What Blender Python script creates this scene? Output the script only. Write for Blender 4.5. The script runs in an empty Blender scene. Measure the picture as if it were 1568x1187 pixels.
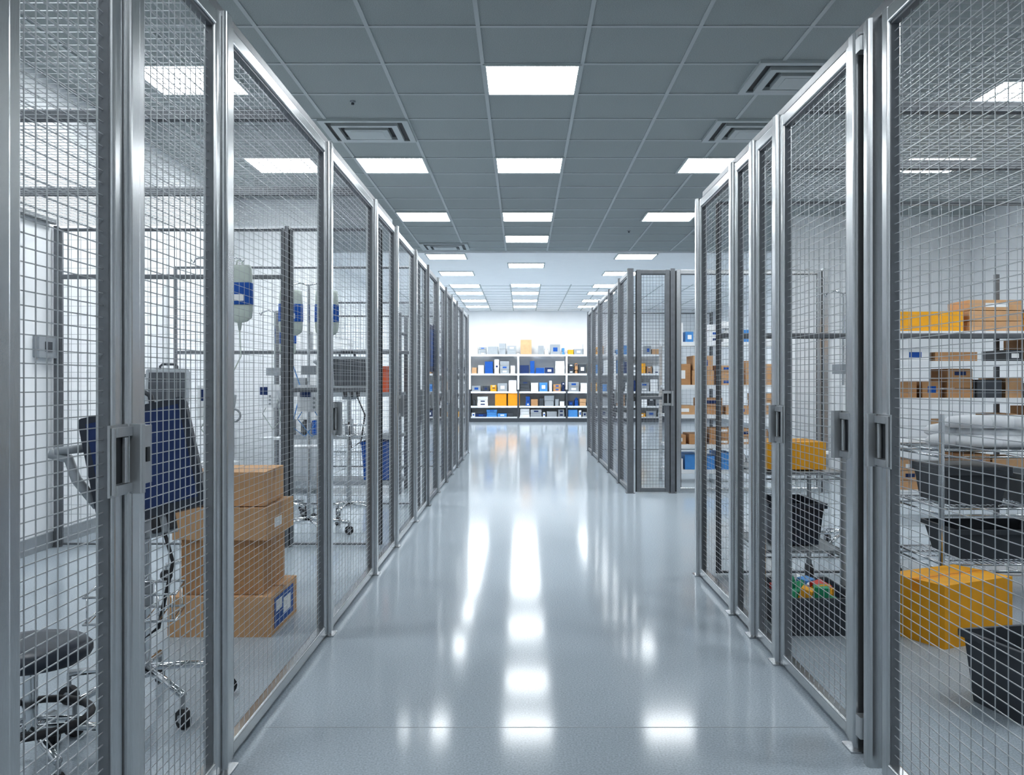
import bpy, math, random
from mathutils import Vector, Matrix
random.seed(7)
S=bpy.context.scene
try:
    S.view_settings.view_transform='Standard'
    S.view_settings.look='Medium High Contrast'
except Exception: pass
H=1.05; CEIL=2.97

# ---------------------------------------------------------------- materials
def mat(name,col,rough=0.5,metal=0.0,var=0.0,scale=20,emit=None,estr=0,bump=0,alpha=1.0,trans=0,coat=0,stretch=(1,1,1),spec=None,ior=None):
    m=bpy.data.materials.new(name); m.use_nodes=True
    nt=m.node_tree; b=nt.nodes['Principled BSDF']
    b.inputs['Base Color'].default_value=(*col,1); b.inputs['Roughness'].default_value=rough
    b.inputs['Metallic'].default_value=metal
    if spec is not None: b.inputs['Specular IOR Level'].default_value=spec
    if ior: b.inputs['IOR'].default_value=ior
    if coat: b.inputs['Coat Weight'].default_value=coat; b.inputs['Coat Roughness'].default_value=0.1
    if alpha<1: b.inputs['Alpha'].default_value=alpha
    if trans: b.inputs['Transmission Weight'].default_value=trans
    if emit: b.inputs['Emission Color'].default_value=(*emit,1); b.inputs['Emission Strength'].default_value=estr
    tc=nt.nodes.new('ShaderNodeTexCoord'); mp=nt.nodes.new('ShaderNodeMapping')
    mp.inputs['Scale'].default_value=stretch
    nt.links.new(tc.outputs['Object'],mp.inputs['Vector'])
    n=nt.nodes.new('ShaderNodeTexNoise'); n.inputs['Scale'].default_value=scale; n.inputs['Detail'].default_value=4
    nt.links.new(mp.outputs['Vector'],n.inputs['Vector'])
    if var>0:
        r=nt.nodes.new('ShaderNodeValToRGB')
        r.color_ramp.elements[0].position=0.3; r.color_ramp.elements[1].position=0.7
        r.color_ramp.elements[0].color=(*[max(0,c*(1-var)) for c in col],1)
        r.color_ramp.elements[1].color=(*[min(1,c*(1+var)) for c in col],1)
        nt.links.new(n.outputs['Fac'],r.inputs['Fac']); nt.links.new(r.outputs['Color'],b.inputs['Base Color'])
    if bump>0:
        bp=nt.nodes.new('ShaderNodeBump'); bp.inputs['Strength'].default_value=bump; bp.inputs['Distance'].default_value=0.002
        nt.links.new(n.outputs['Fac'],bp.inputs['Height']); nt.links.new(bp.outputs['Normal'],b.inputs['Normal'])
    return m
M={}
M['wall']=mat('wall_paint',(0.88,0.90,0.92),0.6,var=0.02,scale=3)
M['floor']=mat('epoxy_floor',(0.405,0.455,0.50),0.105,var=0.20,scale=170,bump=0.012,ior=1.16)
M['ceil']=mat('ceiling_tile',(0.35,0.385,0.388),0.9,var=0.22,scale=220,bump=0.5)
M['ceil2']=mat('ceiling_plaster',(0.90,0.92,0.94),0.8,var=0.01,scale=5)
M['tbar']=mat('ceiling_tbar',(0.45,0.49,0.50),0.5)
M['alu']=mat('brushed_aluminium',(0.52,0.535,0.55),0.24,0.88,var=0.08,scale=30,stretch=(20,20,1))
M['alud']=mat('grey_frame_paint',(0.19,0.20,0.215),0.4,0.5,var=0.08,scale=30)
M['wire']=mat('galvanised_wire',(0.44,0.46,0.48),0.38,0.5,var=0.05)
M['wired']=mat('dark_wire',(0.22,0.23,0.25),0.45,0.5,var=0.05)
M['handle']=mat('handle_grey',(0.46,0.475,0.49),0.32,0.7,var=0.04)
M['dark']=mat('dark_recess',(0.02,0.023,0.027),0.5,var=0.05)
M['blackpl']=mat('black_plastic',(0.030,0.038,0.055),0.4,var=0.08)
M['charcoal']=mat('charcoal_plastic',(0.06,0.068,0.08),0.5,var=0.08)
M['greypl']=mat('grey_plastic',(0.33,0.355,0.38),0.45,var=0.04)
M['whitepl']=mat('white_plastic',(0.78,0.80,0.82),0.4,var=0.02)
M['chrome']=mat('chrome',(0.65,0.67,0.69),0.15,1.0)
M['card']=mat('cardboard',(0.49,0.28,0.14),0.8,var=0.07,scale=14,stretch=(1,1,6))
M['card2']=mat('cardboard_light',(0.58,0.36,0.20),0.8,var=0.07,scale=14)
M['tape']=mat('packing_tape',(0.42,0.22,0.09),0.35,var=0.03)
M['yellow']=mat('yellow_cardboard',(0.82,0.40,0.02),0.6,var=0.08,scale=10)
M['orange']=mat('orange_cardboard',(0.85,0.34,0.012),0.6,var=0.06)
M['ored']=mat('orange_red_plastic',(0.75,0.12,0.02),0.5,var=0.06)
M['blue']=mat('blue_plastic',(0.005,0.09,0.38),0.45,var=0.06)
M['navy']=mat('navy_plastic',(0.008,0.03,0.12),0.45,var=0.06)
M['lblue']=mat('light_blue_plastic',(0.08,0.28,0.62),0.45,var=0.06)
M['green']=mat('green_pack',(0.03,0.33,0.17),0.5,var=0.06)
M['red']=mat('red_pack',(0.6,0.04,0.03),0.5,var=0.06)
M['label']=mat('paper_label',(0.85,0.86,0.87),0.6,var=0.02)
M['cloth']=mat('white_linen',(0.80,0.82,0.85),0.9,var=0.04,scale=30,bump=0.6)
M['bag']=mat('iv_bag_film',(0.52,0.58,0.54),0.2,var=0.03)
M['light']=mat('light_diffuser',(1,1,1),0.5,emit=(0.94,0.98,1.0),estr=22.5)
M['rub']=mat('rubber',(0.03,0.03,0.035),0.6,var=0.05)

# ---------------------------------------------------------------- mesh builder
class MB:
    def __init__(s): s.v=[];s.f=[];s.mi=[];s.sm=[];s.mats=[];s.X=None
    def mid(s,k):
        if k not in s.mats: s.mats.append(k)
        return s.mats.index(k)
    def add(s,vs,fs,k,smooth=False):
        o=len(s.v); i=s.mid(k)
        for p in vs:
            p=Vector(p)
            if s.X is not None: p=s.X@p
            s.v.append(p)
        for f in fs: s.f.append([o+q for q in f]); s.mi.append(i); s.sm.append(smooth)
    def box(s,x0,x1,y0,y1,z0,z1,k):
        s.add([(x0,y0,z0),(x1,y0,z0),(x1,y1,z0),(x0,y1,z0),(x0,y0,z1),(x1,y0,z1),(x1,y1,z1),(x0,y1,z1)],
          [(0,3,2,1),(4,5,6,7),(0,1,5,4),(1,2,6,5),(2,3,7,6),(3,0,4,7)],k)
    def rprism(s,axis,a0,a1,b0,b1,l0,l1,k,r=0.006,n=3):
        pr=[]
        for cx,cy,st in ((a1-r,b1-r,0),(a0+r,b1-r,90),(a0+r,b0+r,180),(a1-r,b0+r,270)):
            for i in range(n+1):
                t=math.radians(st+90*i/n); pr.append((cx+r*math.cos(t),cy+r*math.sin(t)))
        N=len(pr)
        def mp(a,b,l):
            return {'z':(a,b,l),'x':(l,a,b),'y':(b,l,a)}[axis]
        vs=[mp(a,b,l0) for a,b in pr]+[mp(a,b,l1) for a,b in pr]
        fs=[(i,(i+1)%N,(i+1)%N+N,i+N) for i in range(N)]
        fs+= [tuple(range(N-1,-1,-1)),tuple(range(N,2*N))]
        s.add(vs,fs,k)
    def cyl(s,p0,p1,r,k,seg=12,r2=None):
        p0=Vector(p0);p1=Vector(p1); d=(p1-p0).normalized(); r2=r if r2 is None else r2
        u=d.orthogonal().normalized(); w=d.cross(u)
        A=[];B=[]
        for i in range(seg):
            t=2*math.pi*i/seg; q=u*math.cos(t)+w*math.sin(t)
            A.append(p0+q*r);B.append(p1+q*r2)
        s.add(A+B,[(i,(i+1)%seg,(i+1)%seg+seg,i+seg) for i in range(seg)],k,True)
        s.add(A,[tuple(range(seg-1,-1,-1))],k); s.add(B,[tuple(range(seg))],k)
    def tube(s,pts,r,k,seg=8,closed=False):
        pts=[Vector(p) for p in pts]; n=len(pts); V=[];u=None
        for i,p in enumerate(pts):
            if closed: d=(pts[(i+1)%n]-pts[i-1])
            else: d=pts[min(i+1,n-1)]-pts[max(i-1,0)]
            d.normalize()
            if u is None: u=d.orthogonal().normalized()
            u=(u-d*u.dot(d)); u=u.normalized() if u.length>1e-6 else d.orthogonal().normalized()
            w=d.cross(u)
            for j in range(seg):
                t=2*math.pi*j/seg; V.append(p+(u*math.cos(t)+w*math.sin(t))*r)
        F=[]
        for i in range(n if closed else n-1):
            a=i*seg;b=((i+1)%n)*seg
            for j in range(seg): F.append((a+j,a+(j+1)%seg,b+(j+1)%seg,b+j))
        if not closed: F+=[tuple(range(seg-1,-1,-1)),tuple((n-1)*seg+j for j in range(seg))]
        s.add(V,F,k,True)
    def lathe(s,prof,cx,cy,k,seg=24,sx=1,sy=1,pw=1.0):
        V=[];F=[]
        def sg(v): return math.copysign(abs(v)**pw,v)
        for r,z in prof:
            for j in range(seg):
                t=2*math.pi*j/seg; V.append((cx+r*sx*sg(math.cos(t)),cy+r*sy*sg(math.sin(t)),z))
        for i in range(len(prof)-1):
            for j in range(seg): F.append((i*seg+j,i*seg+(j+1)%seg,(i+1)*seg+(j+1)%seg,(i+1)*seg+j))
        F+=[tuple(range(seg-1,-1,-1)),tuple((len(prof)-1)*seg+j for j in range(seg))]
        s.add(V,F,k,True)
    def build(s,name,loc=None,bevel=0):
        if loc is None:
            xs=[p.x for p in s.v];ys=[p.y for p in s.v];zs=[p.z for p in s.v]
            loc=((min(xs)+max(xs))/2,(min(ys)+max(ys))/2,min(zs))
        L=Vector(loc)
        me=bpy.data.meshes.new(name); me.from_pydata([tuple(p-L) for p in s.v],[],s.f)
        for k in s.mats: me.materials.append(M[k])
        me.polygons.foreach_set('material_index',s.mi); me.polygons.foreach_set('use_smooth',s.sm)
        me.update()
        o=bpy.data.objects.new(name,me); o.location=L; S.collection.objects.link(o)
        if bevel:
            b=o.modifiers.new('bevel','BEVEL'); b.width=bevel; b.segments=2; b.limit_method='ANGLE'; b.angle_limit=math.radians(50)
        return o
def place(x,y,z=0,rot=0): return Matrix.Translation((x,y,z))@Matrix.Rotation(math.radians(rot),4,'Z')

# ---------------------------------------------------------------- room shell
XL,XR,YN,YF=-3.0,5.2,-2.5,24.6
def shell(name,a,k):
    b=MB(); b.box(*a,k); return b.build(name)
shell('floor',(XL-.1,XR+.1,YN-.1,YF+.1,-0.1,0),'floor')
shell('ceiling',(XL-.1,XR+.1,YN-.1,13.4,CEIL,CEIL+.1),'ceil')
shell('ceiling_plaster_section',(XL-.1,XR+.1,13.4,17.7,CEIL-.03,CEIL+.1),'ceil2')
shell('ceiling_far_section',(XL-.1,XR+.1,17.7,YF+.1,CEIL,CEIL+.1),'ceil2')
shell('wall_left',(XL-.1,XL,YN,YF,0,CEIL),'wall')
shell('wall_right',(XR,XR+.1,YN,YF,0,CEIL),'wall')
shell('wall_back',(XL,XR,YF,YF+.1,0,CEIL),'wall')
shell('wall_front',(XL,XR,YN-.1,YN,0,CEIL),'wall')
shell('wall_partition',(XL,-2.05,9.62,9.72,0,CEIL),'wall')
shell('wall_partition_right',(2.98,XR,10.6,10.7,0,CEIL),'wall')
shell('baseboard_back',(XL,XR,YF-.015,YF,0,.1),'greypl')
shell('baseboard_left',(XL,XL+.015,YN,9.62,0,.1),'greypl')
shell('baseboard_right',(XR-.015,XR,YN,YF-.02,0,.1),'greypl')
shell('trim_floor_joint',(-0.78,0.93,2.778,2.781,0,.0006),'greypl')
g=MB()
x=-0.24-0.6*4
while x<XR:
    g.box(x-.0115,x+.0115,YN,13.4,CEIL-.006,CEIL,'tbar')
    g.box(x-.0115,x+.0115,17.7,YF,CEIL-.006,CEIL,'tbar'); x+=.6
y=5.51-0.58*13
while y<YF:
    if not 13.4<y<17.7: g.box(XL,XR,y-.0115,y+.0115,CEIL-.0055,CEIL,'tbar')
    y+=.58
g.build('trim_ceiling_grid')

# lights
def lamp(x0,y0,w=.6,d=.58,z=CEIL):
    b=MB(); z1=z-.012
    b.box(x0,x0+w,y0,y0+.02,z1,z,'tbar'); b.box(x0,x0+w,y0+d-.02,y0+d,z1,z,'tbar')
    b.box(x0,x0+.02,y0+.02,y0+d-.02,z1,z,'tbar'); b.box(x0+w-.02,x0+w,y0+.02,y0+d-.02,z1,z,'tbar')
    b.box(x0+.02,x0+w-.02,y0+.02,y0+d-.02,z1+.003,z-.002,'light')
    b.build('ceiling_light_panel')
rows=[5.51,7.79,10.30,11.95,14.5,17.8,19.4,21.2,22.9]
for r in rows:
    zz=CEIL-.03 if 13.4<r<17.7 else CEIL
    lamp(-.24,r,z=zz)
for r in [7.79,10.30,13.45,15.6,17.9,19.4,21.2,22.9]:
    lamp(-1.44,r,z=CEIL-.03 if 13.4<=r<17.7 else CEIL)
for r in [7.79,10.30,13.45,15.6,17.9,19.4,21.2,22.9]:
    lamp(1.4,r,z=CEIL-.03 if 13.4<=r<17.7 else CEIL)
for r in [0.8,3.2,5.51,7.79]:
    lamp(-2.4,r)
for r in [0.8,3.2,7.79]:
    lamp(3.3,r)
lamp(3.05,5.8)
lamp(2.1,2.2)
for r in [0.2,-1.5]: lamp(-.24,r)
def vent(x0,y0,w=.66,d=.6,z=CEIL):
    b=MB()
    for i,(o,zz) in enumerate([(0,.02),(.085,.032),(.17,.04)]):
        t=.045
        a0,a1,c0,c1=x0+o,x0+w-o,y0+o,y0+d-o
        b.box(a0,a1,c0,c0+t,z-zz,z,'tbar');b.box(a0,a1,c1-t,c1,z-zz,z,'tbar')
        b.box(a0,a0+t,c0+t,c1-t,z-zz,z,'tbar');b.box(a1-t,a1,c0+t,c1-t,z-zz,z,'tbar')
    b.box(x0+.02,x0+w-.02,y0+.02,y0+d-.02,z-.008,z-.001,'dark')
    b.box(x0+.21,x0+w-.21,y0+.21,y0+d-.21,z-.042,z-.03,'tbar')
    b.build('ceiling_air_vent')
vent(-1.50,6.66);vent(1.42,6.66);vent(1.42,5.45);vent(-1.42,12.6)
for (x,y) in [(-1.16,6.25),(1.35,11.6)]:
    b=MB(); b.cyl((x,y,CEIL),(x,y,CEIL-.012),.02,'greypl',16); b.cyl((x,y,CEIL-.012),(x,y,CEIL-.025),.010,'charcoal',12); b.build('ceiling_sprinkler')

# ---------------------------------------------------------------- cages
TOP=2.03
def handle(b,u,side,w0,lock=0):
    zc=.895
    def bx(u0,u1,d0,d1,z0,z1,k,r=.004):
        y0,y1=sorted((side*(w0+d0),side*(w0+d1)))
        b.rprism('z',u0,u1,y0,y1,z0,z1,k,r=min(r,(y1-y0)/2.1,(u1-u0)/2.1))
    bx(u-.052,u+.052,0,.006,zc-.07,zc+.07,'handle')
    bx(u-.050,u-.040,.006,.014,zc-.065,zc+.065,'handle')
    bx(u+.030,u+.050,.006,.034,zc-.07,zc+.07,'handle')
    bx(u-.040,u+.030,.006,.016,zc+.047,zc+.065,'handle')
    bx(u-.040,u+.030,.006,.016,zc-.065,zc-.047,'handle')
    bx(u-.038,u+.029,.0055,.008,zc-.045,zc+.045,'dark',.001)
    bx(u-.006,u+.006,.008,.018,zc-.045,zc+.045,'handle',.003)
    if lock:
        v=u+lock*.085
        bx(v-.028,v+.028,0,.022,zc-.055,zc+.065,'handle',.006)
        bx(v-.008,v+.008,.021,.025,zc-.01,zc+.02,'dark',.001)
def panel(name,a,b_,z1=TOP,cell=(.038,.025),wr=.0020,face=1,post='a',stile=.042,mids=(),hand=None,fm='alu',wm='wire',th=.036,z0=0.0,mesh=True,pw=.028,lock=0):
    a=Vector(a);b_=Vector(b_);L=(b_-a).length;ang=math.atan2(b_.y-a.y,b_.x-a.x)
    b=MB(); b.X=Matrix.Translation((a.x,a.y,0))@Matrix.Rotation(ang,4,'Z')
    h=th/2; ph=max(pw+.002,h)
    if 'a' in post:
        b.rprism('z',-pw,pw,-ph,ph,0,z1+.012,fm,r=pw*.4,n=4)
        b.rprism('z',-pw-.012,pw+.012,-ph-.012,ph+.012,0,.006,fm,r=.004)
    if 'b' in post:
        b.rprism('z',L-pw,L+pw,-ph,ph,0,z1+.012,fm,r=pw*.4,n=4)
        b.rprism('z',L-pw-.012,L+pw+.012,-ph-.012,ph+.012,0,.006,fm,r=.004)
    u0=pw+.005;u1=L-pw-.005
    zb=.012
    for s0,s1 in ((pw-.002,u0+.001),(u1-.001,L-pw+.002)):
        b.box(s0,s1,-h*.55,h*.55,zb,z1-.01,'dark')
    for s0,s1 in ((u0,u0+stile),(u1-stile,u1)):
        b.rprism('z',s0,s1,-h,h,zb,z1,fm,r=min(.007,stile*.3))
    if u1-u0>2*stile+.02:
        rails=[(zb,zb+stile*.95),(z1-stile,z1)]+[(m-.015,m+.015) for m in mids]
        for r0,r1 in rails:
            b.rprism('x',-h+.001,h-.001,r0,r1,u0+stile-.002,u1-stile+.002,fm,r=.006)
        for s0 in (u0+stile,u1-stile-.006):
            b.box(s0,s0+.006,-.010,.010,zb+stile*.9,z1-stile*.9,'alud')
        b.box(u0+stile,u1-stile,-.010,.010,z1-stile-.006,z1-stile+.001,'alud')
        if mesh:
            m0,m1=u0+stile,u1-stile
            n=max(1,int(round((m1-m0)/cell[0])))
            for i in range(1,n):
                u=m0+(m1-m0)*i/n
                b.box(u-wr/2,u+wr/2,-wr/2-.001,wr/2-.001,zb+stile*.9,z1-stile*.9,wm)
            zz0,zz1=zb+stile,z1-stile
            n=int(round((zz1-zz0)/cell[1]))
            for i in range(1,n):
                z=zz0+(zz1-zz0)*i/n
                b.box(m0,m1,-wr/2+.001,wr/2+.001,z-wr/2,z+wr/2,wm)
    if hand:
        for hd in hand:
            u={'a':u0+stile*.5,'b':u1-stile*.5}[hd]
            handle(b,u,face,h,lock)
    return b.build(name,loc=(a.x,a.y,0))
XLc,XRc=-.82,.97
Lp=[0.52,0.96,1.39,1.87,2.47,3.80,4.99,5.83,6.87,7.76,8.70,9.57,10.4,11.2,12.3,13.5]
for i in range(len(Lp)-1):
    hand=None;nm='wire_mesh_cage_panel'
    fm='alu';wm='wire';cell=(.036,.024);wr=.0020
    if Lp[i]==2.47: cell=(.05,.022);wr=.0010
    if Lp[i]>3.5: cell=(.07,.024);wr=.0014
    if Lp[i]>6: cell=(.09,.04);wr=.0018
    if Lp[i]>9: cell=(.09,.05);wr=.0025
    if Lp[i+1]==1.87: hand=['b'];nm='wire_mesh_cage_door'
    if Lp[i]==1.87: nm='wire_mesh_cage_door'
    if Lp[i] in(3.80,5.83,7.76,9.57): hand=['a'];nm='wire_mesh_cage_door'
    if Lp[i]>7.7: fm='alud' if i%2 else 'alu'; wm='wired'
    panel(nm,(XLc,Lp[i]),(XLc,Lp[i+1]),face=-1 if False else -1,hand=hand,fm=fm,wm=wm,cell=cell,wr=wr,post='ab' if i==len(Lp)-2 else 'a',lock=1 if Lp[i+1]==1.87 else 0)
panel('wire_mesh_cage_panel',(XRc,.75),(XRc,1.6),face=1,cell=(.05,.025),wr=.0019)
panel('wire_mesh_cage_door',(XRc,1.6),(XRc,2.46),face=1,hand=['b'],cell=(.05,.025),wr=.0019)
panel('wire_mesh_cage_door',(XRc,2.62),(XRc,3.42),face=1,hand=['a','b'],cell=(.05,.025),wr=.0019)
panel('wire_mesh_cage_panel',(XRc,3.42),(XRc,3.78),face=1,cell=(.06,.025),wr=.0016)
panel('wire_mesh_cage_panel',(XRc,3.78),(XRc,4.15),face=1,cell=(.06,.025),wr=.0016)
panel('wire_mesh_cage_panel',(XRc,4.15),(XRc,4.97),face=1,post='ab',cell=(.07,.025),wr=.0014)
b=MB(); b.rprism('z',XRc-.03,XRc+.03,2.485,2.53,0,TOP+.01,'alu',r=.012); b.rprism('z',XRc-.01,XRc+.03,2.53,2.576,0,TOP+.01,'dark',r=.004)
b.rprism('z',XRc-.035,XRc-.01,2.53,2.57,TOP-.06,TOP-.02,'handle',r=.004); b.rprism('z',XRc-.035,XRc-.01,2.53,2.57,.06,.12,'handle',r=.004); b.build('cage_door_post')
P=dict(pw=.014,stile=.014,th=.026,cell=(.06,.06),wr=.002)
panel('wire_mesh_partition',(-2.97,5.83),(-1.50,5.83),mids=(1.72,),fm='alud',post='ab',**P)
panel('wire_mesh_partition',(-1.50,5.83),(-.88,5.83),fm='alud',mids=(1.0,),post='',**P)
panel('wire_mesh_partition',(-2.97,7.76),(-.88,7.76),fm='alud',mids=(1.3,),post='b',**P)
panel('wire_mesh_partition',(-2.97,11.2),(-.88,11.2),fm='alud',post='b',wm='wired',**P)
panel('wire_mesh_partition',(-2.97,13.5),(-.88,13.5),fm='alud',post='',wm='wired',**P)
panel('wire_mesh_partition',(1.04,4.97),(1.95,4.97),post='b',fm='alud',mids=(1.3,),**P)
panel('wire_mesh_partition',(1.95,4.97),(2.9,4.97),post='b',fm='alud',mids=(1.3,),**P)
for y0,y1 in ((.75,2.1),(2.1,3.5),(3.5,4.93)):
    panel('wire_mesh_partition',(2.97,y0),(2.97,y1),post='a',fm='alud',**P)
R2=[8.65,9.5,10.6,12.0,13.1,14.0]
for i in range(5):
    panel('wire_mesh_cage_panel',(1.02,R2[i]),(1.02,R2[i+1]),z1=2.11,fm='alud',wm='wired',post='ab' if i==4 else 'a',hand=['a'] if i in(1,) else None,cell=(.06,.03),wr=.0024)
panel('wire_mesh_cage_door',(1.05,8.65),(1.42,8.65),z1=2.11,fm='alud',wm='wired',post='b',hand=['b'],face=-1,cell=(.03,.03),mids=(0.9,),pw=.022,wr=.0024)
panel('cage_open_frame',(1.42,8.65),(2.86,8.65),z1=2.11,fm='alu',post='b',mesh=False)
panel('wire_mesh_partition',(1.06,14.0),(2.9,14.0),z1=2.11,fm='alud',wm='wired',post='b',**P)
def roof(x0,x1,y0,y1,bars,z=TOP+.03,cell=.05,wm='wire'):
    b=MB(); w=.0022
    for y in bars: b.rprism('x',y-.02,y+.02,z-.012,z+.03,x0,x1,'alud',r=.004)
    n=int((x1-x0)/cell)
    for i in range(n+1):
        x=x0+(x1-x0)*i/n; b.box(x-w/2,x+w/2,y0,y1,z-.014,z-.0118,wm)
    n=int((y1-y0)/cell)
    for i in range(n+1):
        y=y0+(y1-y0)*i/n; b.box(x0,x1,y-w/2,y+w/2,z-.0165,z-.0141,wm)
    for x in (x0,x1): b.rprism('y',z-.012,z+.02,x-.015,x+.015,y0,y1,'alud',r=.004)
    b.build('wire_mesh_cage_roof')
roof(-2.97,-.84,.55,5.8,[.6,2.1,3.5,4.9])
roof(.99,2.95,.75,4.95,[.8,2.2,3.4,4.3])

# ---------------------------------------------------------------- boxes
def carton(name,x0,x1,y0,y1,z0,z1,k='card',rot=0,label=None,tapek='tape'):
    cx,cy=(x0+x1)/2,(y0+y1)/2; a,c=(x1-x0)/2,(y1-y0)/2
    b=MB(); b.X=place(cx,cy,0,rot)
    b.box(-a,a,-c,c,z0,z1,k)
    b.box(-a*1.002,a*1.002,-.022,.022,z1-.05,z1+.0006,tapek)
    b.box(-a+.001,a-.001,-.0012,.0012,z1+.0002,z1+.0011,'dark')
    if label=='blue':
        b.box(a,a+.001,-c*.75,c*.7,z0+.02,z1-.02,'blue')
        b.box(a,a+.0018,-c*.1,c*.45,z0+.05,z1-.05,'label')
        b.box(a,a+.0018,-c*.62,-c*.2,z0+.085,z1-.035,'label')
    if label=='white':
        b.box(a,a+.001,-c*.4,c*.1,z0+.035,z0+.075,'label')
    return b.build(name,loc=(cx,cy,z0),bevel=.004)
carton('cardboard_box',-1.46,-1.035,3.76,4.19,0,.165,'card2',label='blue')
carton('cardboard_box',-1.42,-1.08,3.80,4.16,.167,.393,'card',rot=1)
carton('cardboard_box',-1.44,-1.05,3.77,4.17,.397,.53,'card2',label='white',rot=-2)
carton('cardboard_box',-1.39,-1.075,3.79,4.13,.534,.675,'card2',rot=2)

carton('yellow_storage_box',1.775-.2,1.775+.2,3.80-.14,3.80+.14,0,.25,'yellow',rot=26,tapek='orange')

def bin_(name,x,y,w,d,h,k,rot=0,z=0,lid=False):
    b=MB(); b.X=place(x,y,z,rot)
    def ring(s,zz): return [(-w/2*s,-d/2*s,zz),(w/2*s,-d/2*s,zz),(w/2*s,d/2*s,zz),(-w/2*s,d/2*s,zz)]
    vs=ring(.86,0)+ring(1,h)+ring(.97,h)+ring(.83,.01)
    fs=[(3,2,1,0)]
    for q in range(3):
        for i in range(4): fs.append((q*4+i,q*4+(i+1)%4,(q+1)*4+(i+1)%4,(q+1)*4+i))
    fs.append((12,13,14,15)); b.add(vs,fs,k)
    e=.012
    b.box(-w/2-e,w/2+e,-d/2-e,-d/2+.004,h-.02,h+.004,k);b.box(-w/2-e,w/2+e,d/2-.004,d/2+e,h-.02,h+.004,k)
    b.box(-w/2-e,-w/2+.004,-d/2,d/2,h-.02,h+.004,k);b.box(w/2-.004,w/2+e,-d/2,d/2,h-.02,h+.004,k)
    if lid: b.box(-w/2-e,w/2+e,-d/2-e,d/2+e,h+.004,h+.02,k)
    return b
b=bin_('',1.65,2.93,.34,.26,.23,'charcoal',rot=12); b.build('charcoal_storage_bin',bevel=.003)
b=bin_('',1.22,3.95,.32,.40,.16,'charcoal',rot=0)
rr=random.Random(3)
for i in range(22):
    a,c=rr.uniform(-.10,.10),rr.uniform(-.15,.15); z=.11+rr.uniform(0,.06); s=rr.uniform(.025,.045)
    b.X=place(1.22+a,3.95+c,z,rr.uniform(0,90))@Matrix.Rotation(rr.uniform(-.4,.4),4,'X')
    b.box(-s,s,-s*.7,s*.7,-.015,.03,['green','red','label','green','yellow','lblue'][i%6])
b.build('bin_of_colourful_supply_packs',bevel=.002)

# ---------------------------------------------------------------- shelving
def shelf(name,x0,x1,y0,y1,levels,top,bays,k='whitepl',pk='whitepl',lowdark=None,t=.025,pw=.035):
    b=MB()
    for i in range(bays+1):
        x=x0+(x1-x0)*i/bays
        for y in (y0,y1-pw):
            if lowdark:
                b.box(x-pw/2,x+pw/2,y,y+pw,0,lowdark,'charcoal'); b.box(x-pw/2,x+pw/2,y,y+pw,lowdark,top,pk)
            else: b.rprism('z',x-pw/2,x+pw/2,y,y+pw,0,top,pk,r=.004)
        for z in (levels[0]+.1,levels[-1]+.15):
            if z<top: b.box(x-.006,x+.006,y0+pw,y1-pw,z,z+.02,pk)
    for z in levels:
        b.box(x0,x1,y0+.004,y1-.004,z-t,z,k)
        b.box(x0,x1,y0+.001,y0+.006,z-t-.012,z+.004,k)
    return b.build(name)
def supplies(name,x0,x1,y0,y1,spans,pal,seed,dens=.9,bays=1,wr=(.08,.3),skip=()):
    r=random.Random(seed); b=MB()
    for z,h in spans:
        for q in range(bays):
            xa=x0+(x1-x0)*q/bays+.04; xb=x0+(x1-x0)*(q+1)/bays-.04
            x=xa
            while x<xb-.06:
                w=min(r.uniform(*wr),xb-x)
                ok=r.random()<dens
                for sa,sb,sz in skip:
                    if abs(sz-z)<.05 and x<sb and x+w>sa: ok=False
                if ok:
                    hh=h*r.uniform(.35,.92); d=(y1-y0)*r.uniform(.5,.85); k=r.choice(pal)
                    ys=y0+.02+r.uniform(0,.06)
                    n=r.choice([1,1,2,3]) if hh>.16 else 1
                    for j in range(n):
                        za=z+hh*j/n+.002; zb=z+hh*(j+1)/n-.002; o=r.uniform(0,.012)
                        if r.random()<.18 and w<.16:
                            b.lathe([(w*.38,za),(w*.4,za+.01),(w*.4,zb-.03),(w*.22,zb-.015),(w*.22,zb)],x+w/2,ys+w/2,k,16)
                        else:
                            b.box(x+o,x+w-.006-o,ys+o,ys+d,za,zb,k)
                            if r.random()<.5: b.box(x+w*.3,x+w*.7,ys+o-.001,ys+o+.004,za+(zb-za)*.3,za+(zb-za)*.7,r.choice(['label','label','blue','navy']))
                x+=w+r.uniform(.0,.03)
    return b.build(name)
PAL=['label','whitepl','greypl','whitepl','charcoal','blue','lblue','card','navy','label','greypl','greypl','card2','label','greypl','yellow']
lv=[.13,.42,.80,1.27,1.77]
shelf('storage_shelving_unit',-2.65,3.70,24.0,24.5,lv,1.80,5,lowdark=.85,pw=.05,t=.035)
supplies('shelf_supplies',-2.65,3.70,24.0,24.5,[(.13,.24),(.42,.32),(.80,.38),(1.27,.42)],PAL,14,bays=5,wr=(.08,.3),skip=((-.80,.04,.42),),dens=1)
supplies('shelf_supplies',-2.65,3.70,24.0,24.5,[(1.77,.34)],['card2','whitepl','greypl','lblue','label','greypl','yellow'],6,bays=5,wr=(.12,.3),dens=.95,skip=((-.12,.30,1.77),))
shell('trim_shelf_plinth',(-2.65,3.70,23.975,23.995,0,.10),'charcoal')
for x0,x1,z0,z1,k in ((-.72,-.42,.425,.74,'orange'),(-.38,-.07,.425,.77,'orange'),(-.05,.24,1.776,2.16,'card2')):
    carton('orange_storage_box' if k=='orange' else 'cardboard_box',x0,x1,24.02,24.4,z0,z1,k)
shelf('storage_shelving_unit',1.50,2.80,9.45,9.95,[.14,.40,.71,1.016,1.46],1.5,1)
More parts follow.
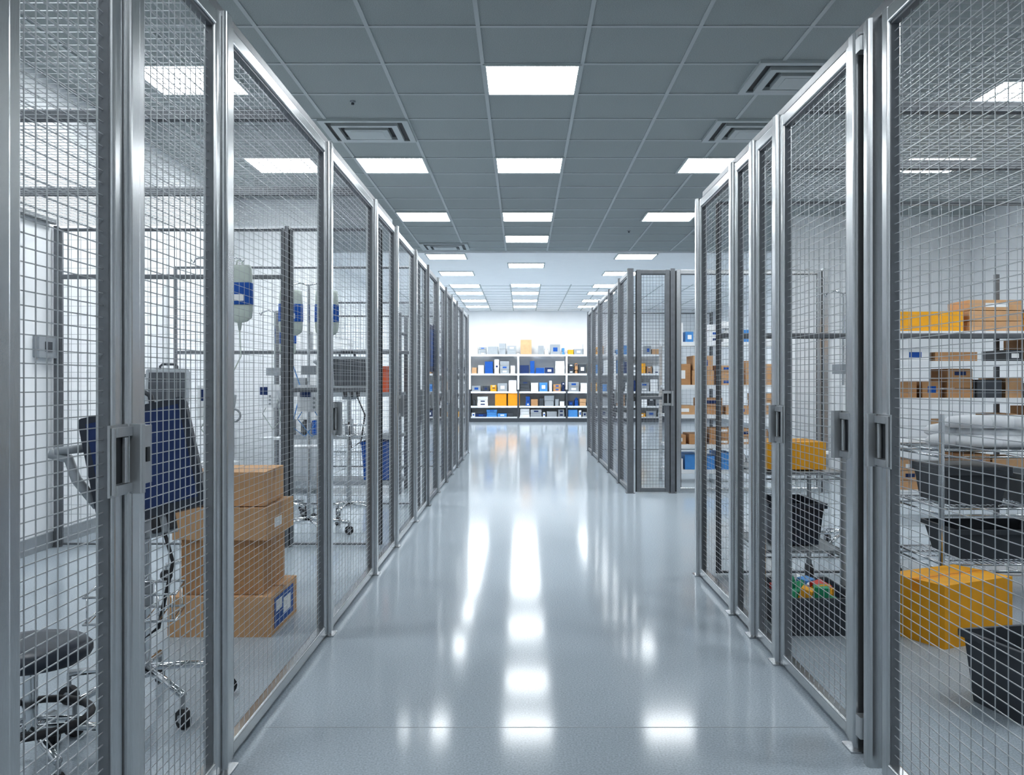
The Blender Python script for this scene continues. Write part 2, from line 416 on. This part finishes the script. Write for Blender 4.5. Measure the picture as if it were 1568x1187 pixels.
supplies('shelf_supplies',1.50,2.80,9.45,9.95,[(.14,.2),(1.46,.26)],['label','whitepl','lblue','lblue'],4,wr=(.1,.25),dens=1)
supplies('shelf_supplies',1.50,2.80,9.45,9.95,[(.40,.24),(.71,.26),(1.016,.40)],['card','card2','card','card2'],8,wr=(.14,.28),dens=1)
shelf('storage_shelving_unit',2.75,4.75,6.7,7.25,[.25,.60,.93,1.20,1.42],1.9,2,k='whitepl',pk='alud')
supplies('shelf_supplies',2.75,4.75,6.7,7.25,[(.25,.3),(.60,.3),(.93,.24),(1.20,.2)],['card','card2','card','label','greypl','card','charcoal'],21,bays=2,wr=(.14,.34),dens=.95)
supplies('shelf_supplies',2.75,4.75,6.7,7.25,[(1.42,.40)],['yellow','yellow','card2','orange'],2,bays=2,wr=(.3,.5),dens=1)
shelf('storage_shelving_unit',-2.3,-1.15,8.55,9.05,[.12,.55,.95,1.35],1.7,1,k='greypl',pk='alud')
supplies('shelf_supplies',-2.3,-1.6,8.55,9.05,[(.55,.3),(.95,.3),(1.35,.3)],['label','greypl','blue','whitepl','charcoal'],31,wr=(.12,.25))
b=bin_('',-1.36,8.79,.32,.36,.36,'blue',z=.124); b.build('blue_storage_bin',bevel=.003)
b=bin_('',-1.36,8.79,.30,.34,.24,'ored',z=.954); b.build('orange_crate',bevel=.003)

# ---------------------------------------------------------------- equipment
def star(b,r,zc,k='chrome',n=5,off=0,wr=.03):
    for i in range(n):
        t=2*math.pi*i/n+off; c,s_=math.cos(t),math.sin(t)
        b.tube([(0,0,zc+.03),(c*r*.5,s_*r*.5,zc+.02),(c*r,s_*r,zc)],.012,k)
        b.cyl((c*r,s_*r,zc),(c*r,s_*r,wr*1.6),.007,'greypl')
        p=Vector((c*r,s_*r,wr)); q=Vector((-s_,c,0))
        b.cyl(p-q*.012,p+q*.012,wr,'rub',16); b.cyl(p-q*.014,p+q*.014,wr*.4,'greypl',10)
def ivstand(x,y,rot=0,h=1.72,side=(1,),pump=True,bw=.07,tk='bag'):
    b=MB(); b.X=place(x,y,0,rot)
    star(b,.27,.085); b.cyl((0,0,.1),(0,0,.95),.014,'chrome'); b.cyl((0,0,.95),(0,0,h),.009,'chrome')
    b.cyl((0,0,.93),(0,0,.99),.022,'greypl')
    for s in (-1,1):
        b.tube([(0,0,h),(s*.06,0,h+.015),(s*.12,0,h),(s*.13,0,h-.02),(s*.145,0,h-.005)],.005,'chrome')
    for s in side:
        cx=s*.12; zt=h-.03
        b.tube([(cx-.018,0,zt-.01),(cx-.014,0,zt+.02),(cx+.014,0,zt+.02),(cx+.018,0,zt-.01)],.004,'bag')
        pr=[(.80*bw,zt-.004),(.92*bw,zt-.012),(.96*bw,zt-.05),(bw,zt-.15),(bw,zt-.25),(bw*.93,zt-.29),(bw*.6,zt-.31),(.012,zt-.318),(.006,zt-.36)]
        b.lathe([(r,z) for r,z in reversed(pr)],cx,0,'bag',28,1,.36,pw=.6)
        b.lathe([(bw*1.025,zt-.22),(bw*1.03,zt-.215),(bw*1.02,zt-.105),(bw*1.01,zt-.10)],cx,0,'blue',28,1,.40,pw=.6)
        b.box(cx-.03,cx+.03,-bw*.43,-bw*.40,zt-.20,zt-.165,'label')
        b.tube([(cx,0,zt-.36),(cx+.01,-.01,zt-.5),(cx*.4,-.05,1.0),(cx*.9,-.08,.75),(cx*.2,-.06,.68),(cx*-.6,-.06,.8),(0,-.05,.92)],.0035,tk)
    if pump:
        b.rprism('z',-.07,.07,-.12,-.01,.85,1.03,'whitepl',r=.012)
        b.box(-.05,.02,-.123,-.12,.95,1.01,'navy')
        for i in range(3):
            b.cyl((.04,-.12,.88+i*.03),(.04,-.126,.88+i*.03),.009,'greypl',10)
        b.rprism('z',-.05,.05,-.05,.05,1.10,1.16,'greypl',r=.01)
        b.rprism('z',-.1,.1,-.09,.09,.60,.615,'whitepl',r=.01)
        b.tube([(.08,-.07,.98)]+[(.11+.035*math.sin(t*.5),-.07,.90-.035*math.cos(t*.5)-.03) for t in range(13)]+[(.12,-.07,.98)],.006,'greypl')
    b.build('iv_drip_stand',loc=(x,y,0))
ivstand(-1.66,4.98,h=1.72)
ivstand(-1.46,6.25,rot=10,h=1.71,side=(-1,1),tk='lblue',bw=.08)
ivstand(-1.95,7.2,rot=-20,h=1.6)
ivstand(2.0,5.7,rot=20,h=1.6)

def monitor_cart(x,y,rot,h=.95,face='blackpl',nm='patient_monitor_cart',tilt=-14,sw=.30,sh=.26,roll=0):
    b=MB(); base=place(x,y,0,rot); b.X=base
    star(b,.26,.10,off=.3); b.cyl((0,0,.1),(0,0,h-.2),.018,'chrome',16)
    b.cyl((0,0,h-.5),(0,0,h-.42),.028,'greypl',16)
    for z in (h-.5,h-.42):
        b.tube([(-.13,-.03,z),(.13,-.03,z),(.13,-.22,z),(-.13,-.22,z)],.004,'chrome',closed=True)
    for i in range(7):
        xx=-.12+.04*i; b.tube([(xx,-.03,h-.42),(xx,-.03,h-.5),(xx,-.22,h-.5),(xx,-.22,h-.42)],.0025,'chrome',6)
    b.X=base@Matrix.Translation((0,0,h-.04))@Matrix.Rotation(math.radians(roll),4,'Y')@Matrix.Rotation(math.radians(tilt),4,'X')
    b.rprism('y',-sh/2,sh/2,-sw/2,sw/2,-.03,.03,face,r=.014,n=4)
    b.box(-sw/2+.022,sw/2-.022,-.0325,-.029,-sh/2+.03,sh/2-.022,'navy' if face=='blackpl' else 'charcoal')
    b.box(-sw/2+.02,sw/2-.02,.029,.032,-sh/2+.02,sh/2-.02,'navy')
    b.tube([(-.06,0,sh/2-.01),(-.06,0,sh/2+.03),(-.045,0,sh/2+.045),(.045,0,sh/2+.045),(.06,0,sh/2+.03),(.06,0,sh/2-.01)],.009,'charcoal')
    b.tube([(-sw/2,.01,-.1),(-sw/2-.05,.02,.0),(-sw/2-.06,.02,.07),(-sw/2-.11,.0,.10)],.016,'greypl',10)
    b.tube([(-sw/2,.01,.09),(-sw/2-.09,.0,.10)],.014,'greypl',10)
    b.rprism('x',-.02,.05,-sh/2-.06,-sh/2+.04,-.05,.05,'greypl',r=.01)
    for i in range(3): b.cyl((-.05+i*.05,-.02,-sh/2),(-.05+i*.05,-.03,-sh/2-.05),.014,'rub',10)
    b.X=base
    b.tube([(.05,-.03,h-.2),(.1,-.08,h-.35),(.06,-.1,h-.55),(.0,-.06,h-.6),(-.03,-.08,h-.4)],.006,'rub')
    return b.build(nm,loc=(x,y,0))
monitor_cart(-1.22,2.95,12,h=.83,sw=.33,sh=.36,tilt=-10,roll=-13)
monitor_cart(-1.32,6.95,30,h=1.15,face='greypl')
monitor_cart(-2.6,6.7,10,h=1.05,face='greypl')

# rolling stool
b=MB(); b.X=place(-1.32,2.45)
star(b,.20,.09,off=.5); b.cyl((0,0,.1),(0,0,.30),.02,'chrome',16)
b.lathe([(.10,.30),(.145,.305),(.155,.32),(.155,.335),(.14,.35),(.09,.356),(.0,.356)],0,0,'blackpl',32)
b.tube([(.15*math.cos(t*math.pi/14),.15*math.sin(t*math.pi/14),.15) for t in range(28)],.011,'rub',closed=True)
for i in range(3):
    t=i*2.094; b.tube([(0,0,.15),(.15*math.cos(t),.15*math.sin(t),.15)],.007,'chrome')
b.build('rolling_stool',loc=(-1.32,2.45,0))

def cart(name,x0,x1,y0,y1,levels,top,wire=True,k='chrome'):
    b=MB()
    for x in (x0,x1):
        for y in (y0,y1):
            b.cyl((x,y,.10),(x,y,top),.012,k); b.cyl((x-.012,y,.045),(x+.012,y,.045),.045,'rub',16); b.cyl((x,y,.08),(x,y,.11),.015,'greypl')
    for z in levels:
        for zz in (z,z-.03):
            b.tube([(x0,y0,zz),(x1,y0,zz),(x1,y1,zz),(x0,y1,zz)],.005,k,closed=True)
        if wire:
            n=int((x1-x0)/.025)
            for i in range(1,n):
                x=x0+(x1-x0)*i/n; b.cyl((x,y0,z),(x,y1,z),.0022,k,6)
            for i in range(1,4):
                y=y0+(y1-y0)*i/4; b.cyl((x0,y,z-.006),(x1,y,z-.006),.004,k,6)
        else: b.box(x0,x1,y0,y1,z-.012,z+.001,'greypl')
    return b.build(name)
cart('wire_shelf_cart',1.95,2.75,4.25,4.75,[.20,.46,.73],.90)
b=MB(); r=random.Random(9)
for lay in range(3):
    for i in range(6-lay):
        cx=2.08+.105*i+.05*lay+.02*r.random();cy=4.42+.16*r.random();w=.085+.035*r.random();zt=.738+lay*.045
        b.lathe([(w*.85,zt),(w,zt+.012),(w*1.02,zt+.03),(w*.85,zt+.05),(w*.45,zt+.06),(0.002,zt+.062)],cx,cy,'cloth',20,1.15,.9,pw=.75)
b.build('folded_linen_pile')
b=bin_('',2.15,4.5,.30,.36,.16,'charcoal',z=.468,lid=True); b.build('charcoal_storage_bin',bevel=.003)
b=bin_('',2.54,4.5,.32,.36,.14,'greypl',z=.468); b.build('grey_storage_bin',bevel=.003)
b=bin_('',2.3,4.5,.5,.36,.14,'charcoal',z=.208); b.build('charcoal_storage_bin',bevel=.003)
cart('utility_cart',1.14,1.52,4.33,4.85,[.25,.62],.72,wire=False,k='greypl')
carton('yellow_storage_box',1.18,1.46,4.40,4.70,.628,.76,'yellow',tapek='orange')
b=bin_('',1.33,4.6,.26,.36,.2,'blackpl',z=.258); b.build('black_storage_bin',bevel=.003)
cart('wire_shelf_cart',2.08,2.85,3.0,3.5,[.25,.48],.56)
b=bin_('',2.5,3.25,.36,.34,.14,'charcoal',z=.258,lid=True); b.build('charcoal_storage_bin',bevel=.003)

b=MB(); b.box(-.90,-.88,8.25,9.4,1.15,1.60,'navy'); b.box(-.879,-.877,8.35,9.3,1.2,1.55,'blue')
for y in (8.27,9.36): b.box(-.882,-.84,y,y+.02,1.55,1.58,'alud')
b.build('blue_notice_board',bevel=.003)
b=MB(); b.rprism('x',5.60,5.82,1.20,1.34,XL,XL+.04,'greypl',r=.01); b.box(XL+.04,XL+.045,5.67,5.75,1.24,1.30,'charcoal'); b.build('wall_switch_box')

# ---------------------------------------------------------------- world / camera
w=bpy.data.worlds.new('world'); S.world=w; w.use_nodes=True
w.node_tree.nodes['Background'].inputs[0].default_value=(.6,.7,.8,1); w.node_tree.nodes['Background'].inputs[1].default_value=.3
cd=bpy.data.cameras.new('camera'); cam=bpy.data.objects.new('camera',cd); S.collection.objects.link(cam)
cam.location=(0,0,H); cam.rotation_euler=(math.radians(90),0,0)
cd.sensor_width=36; cd.lens=1400/1568*36; cd.shift_x=-16/1568; cd.shift_y=-8.5/1568; cd.clip_start=.05; cd.clip_end=100
S.camera=cam
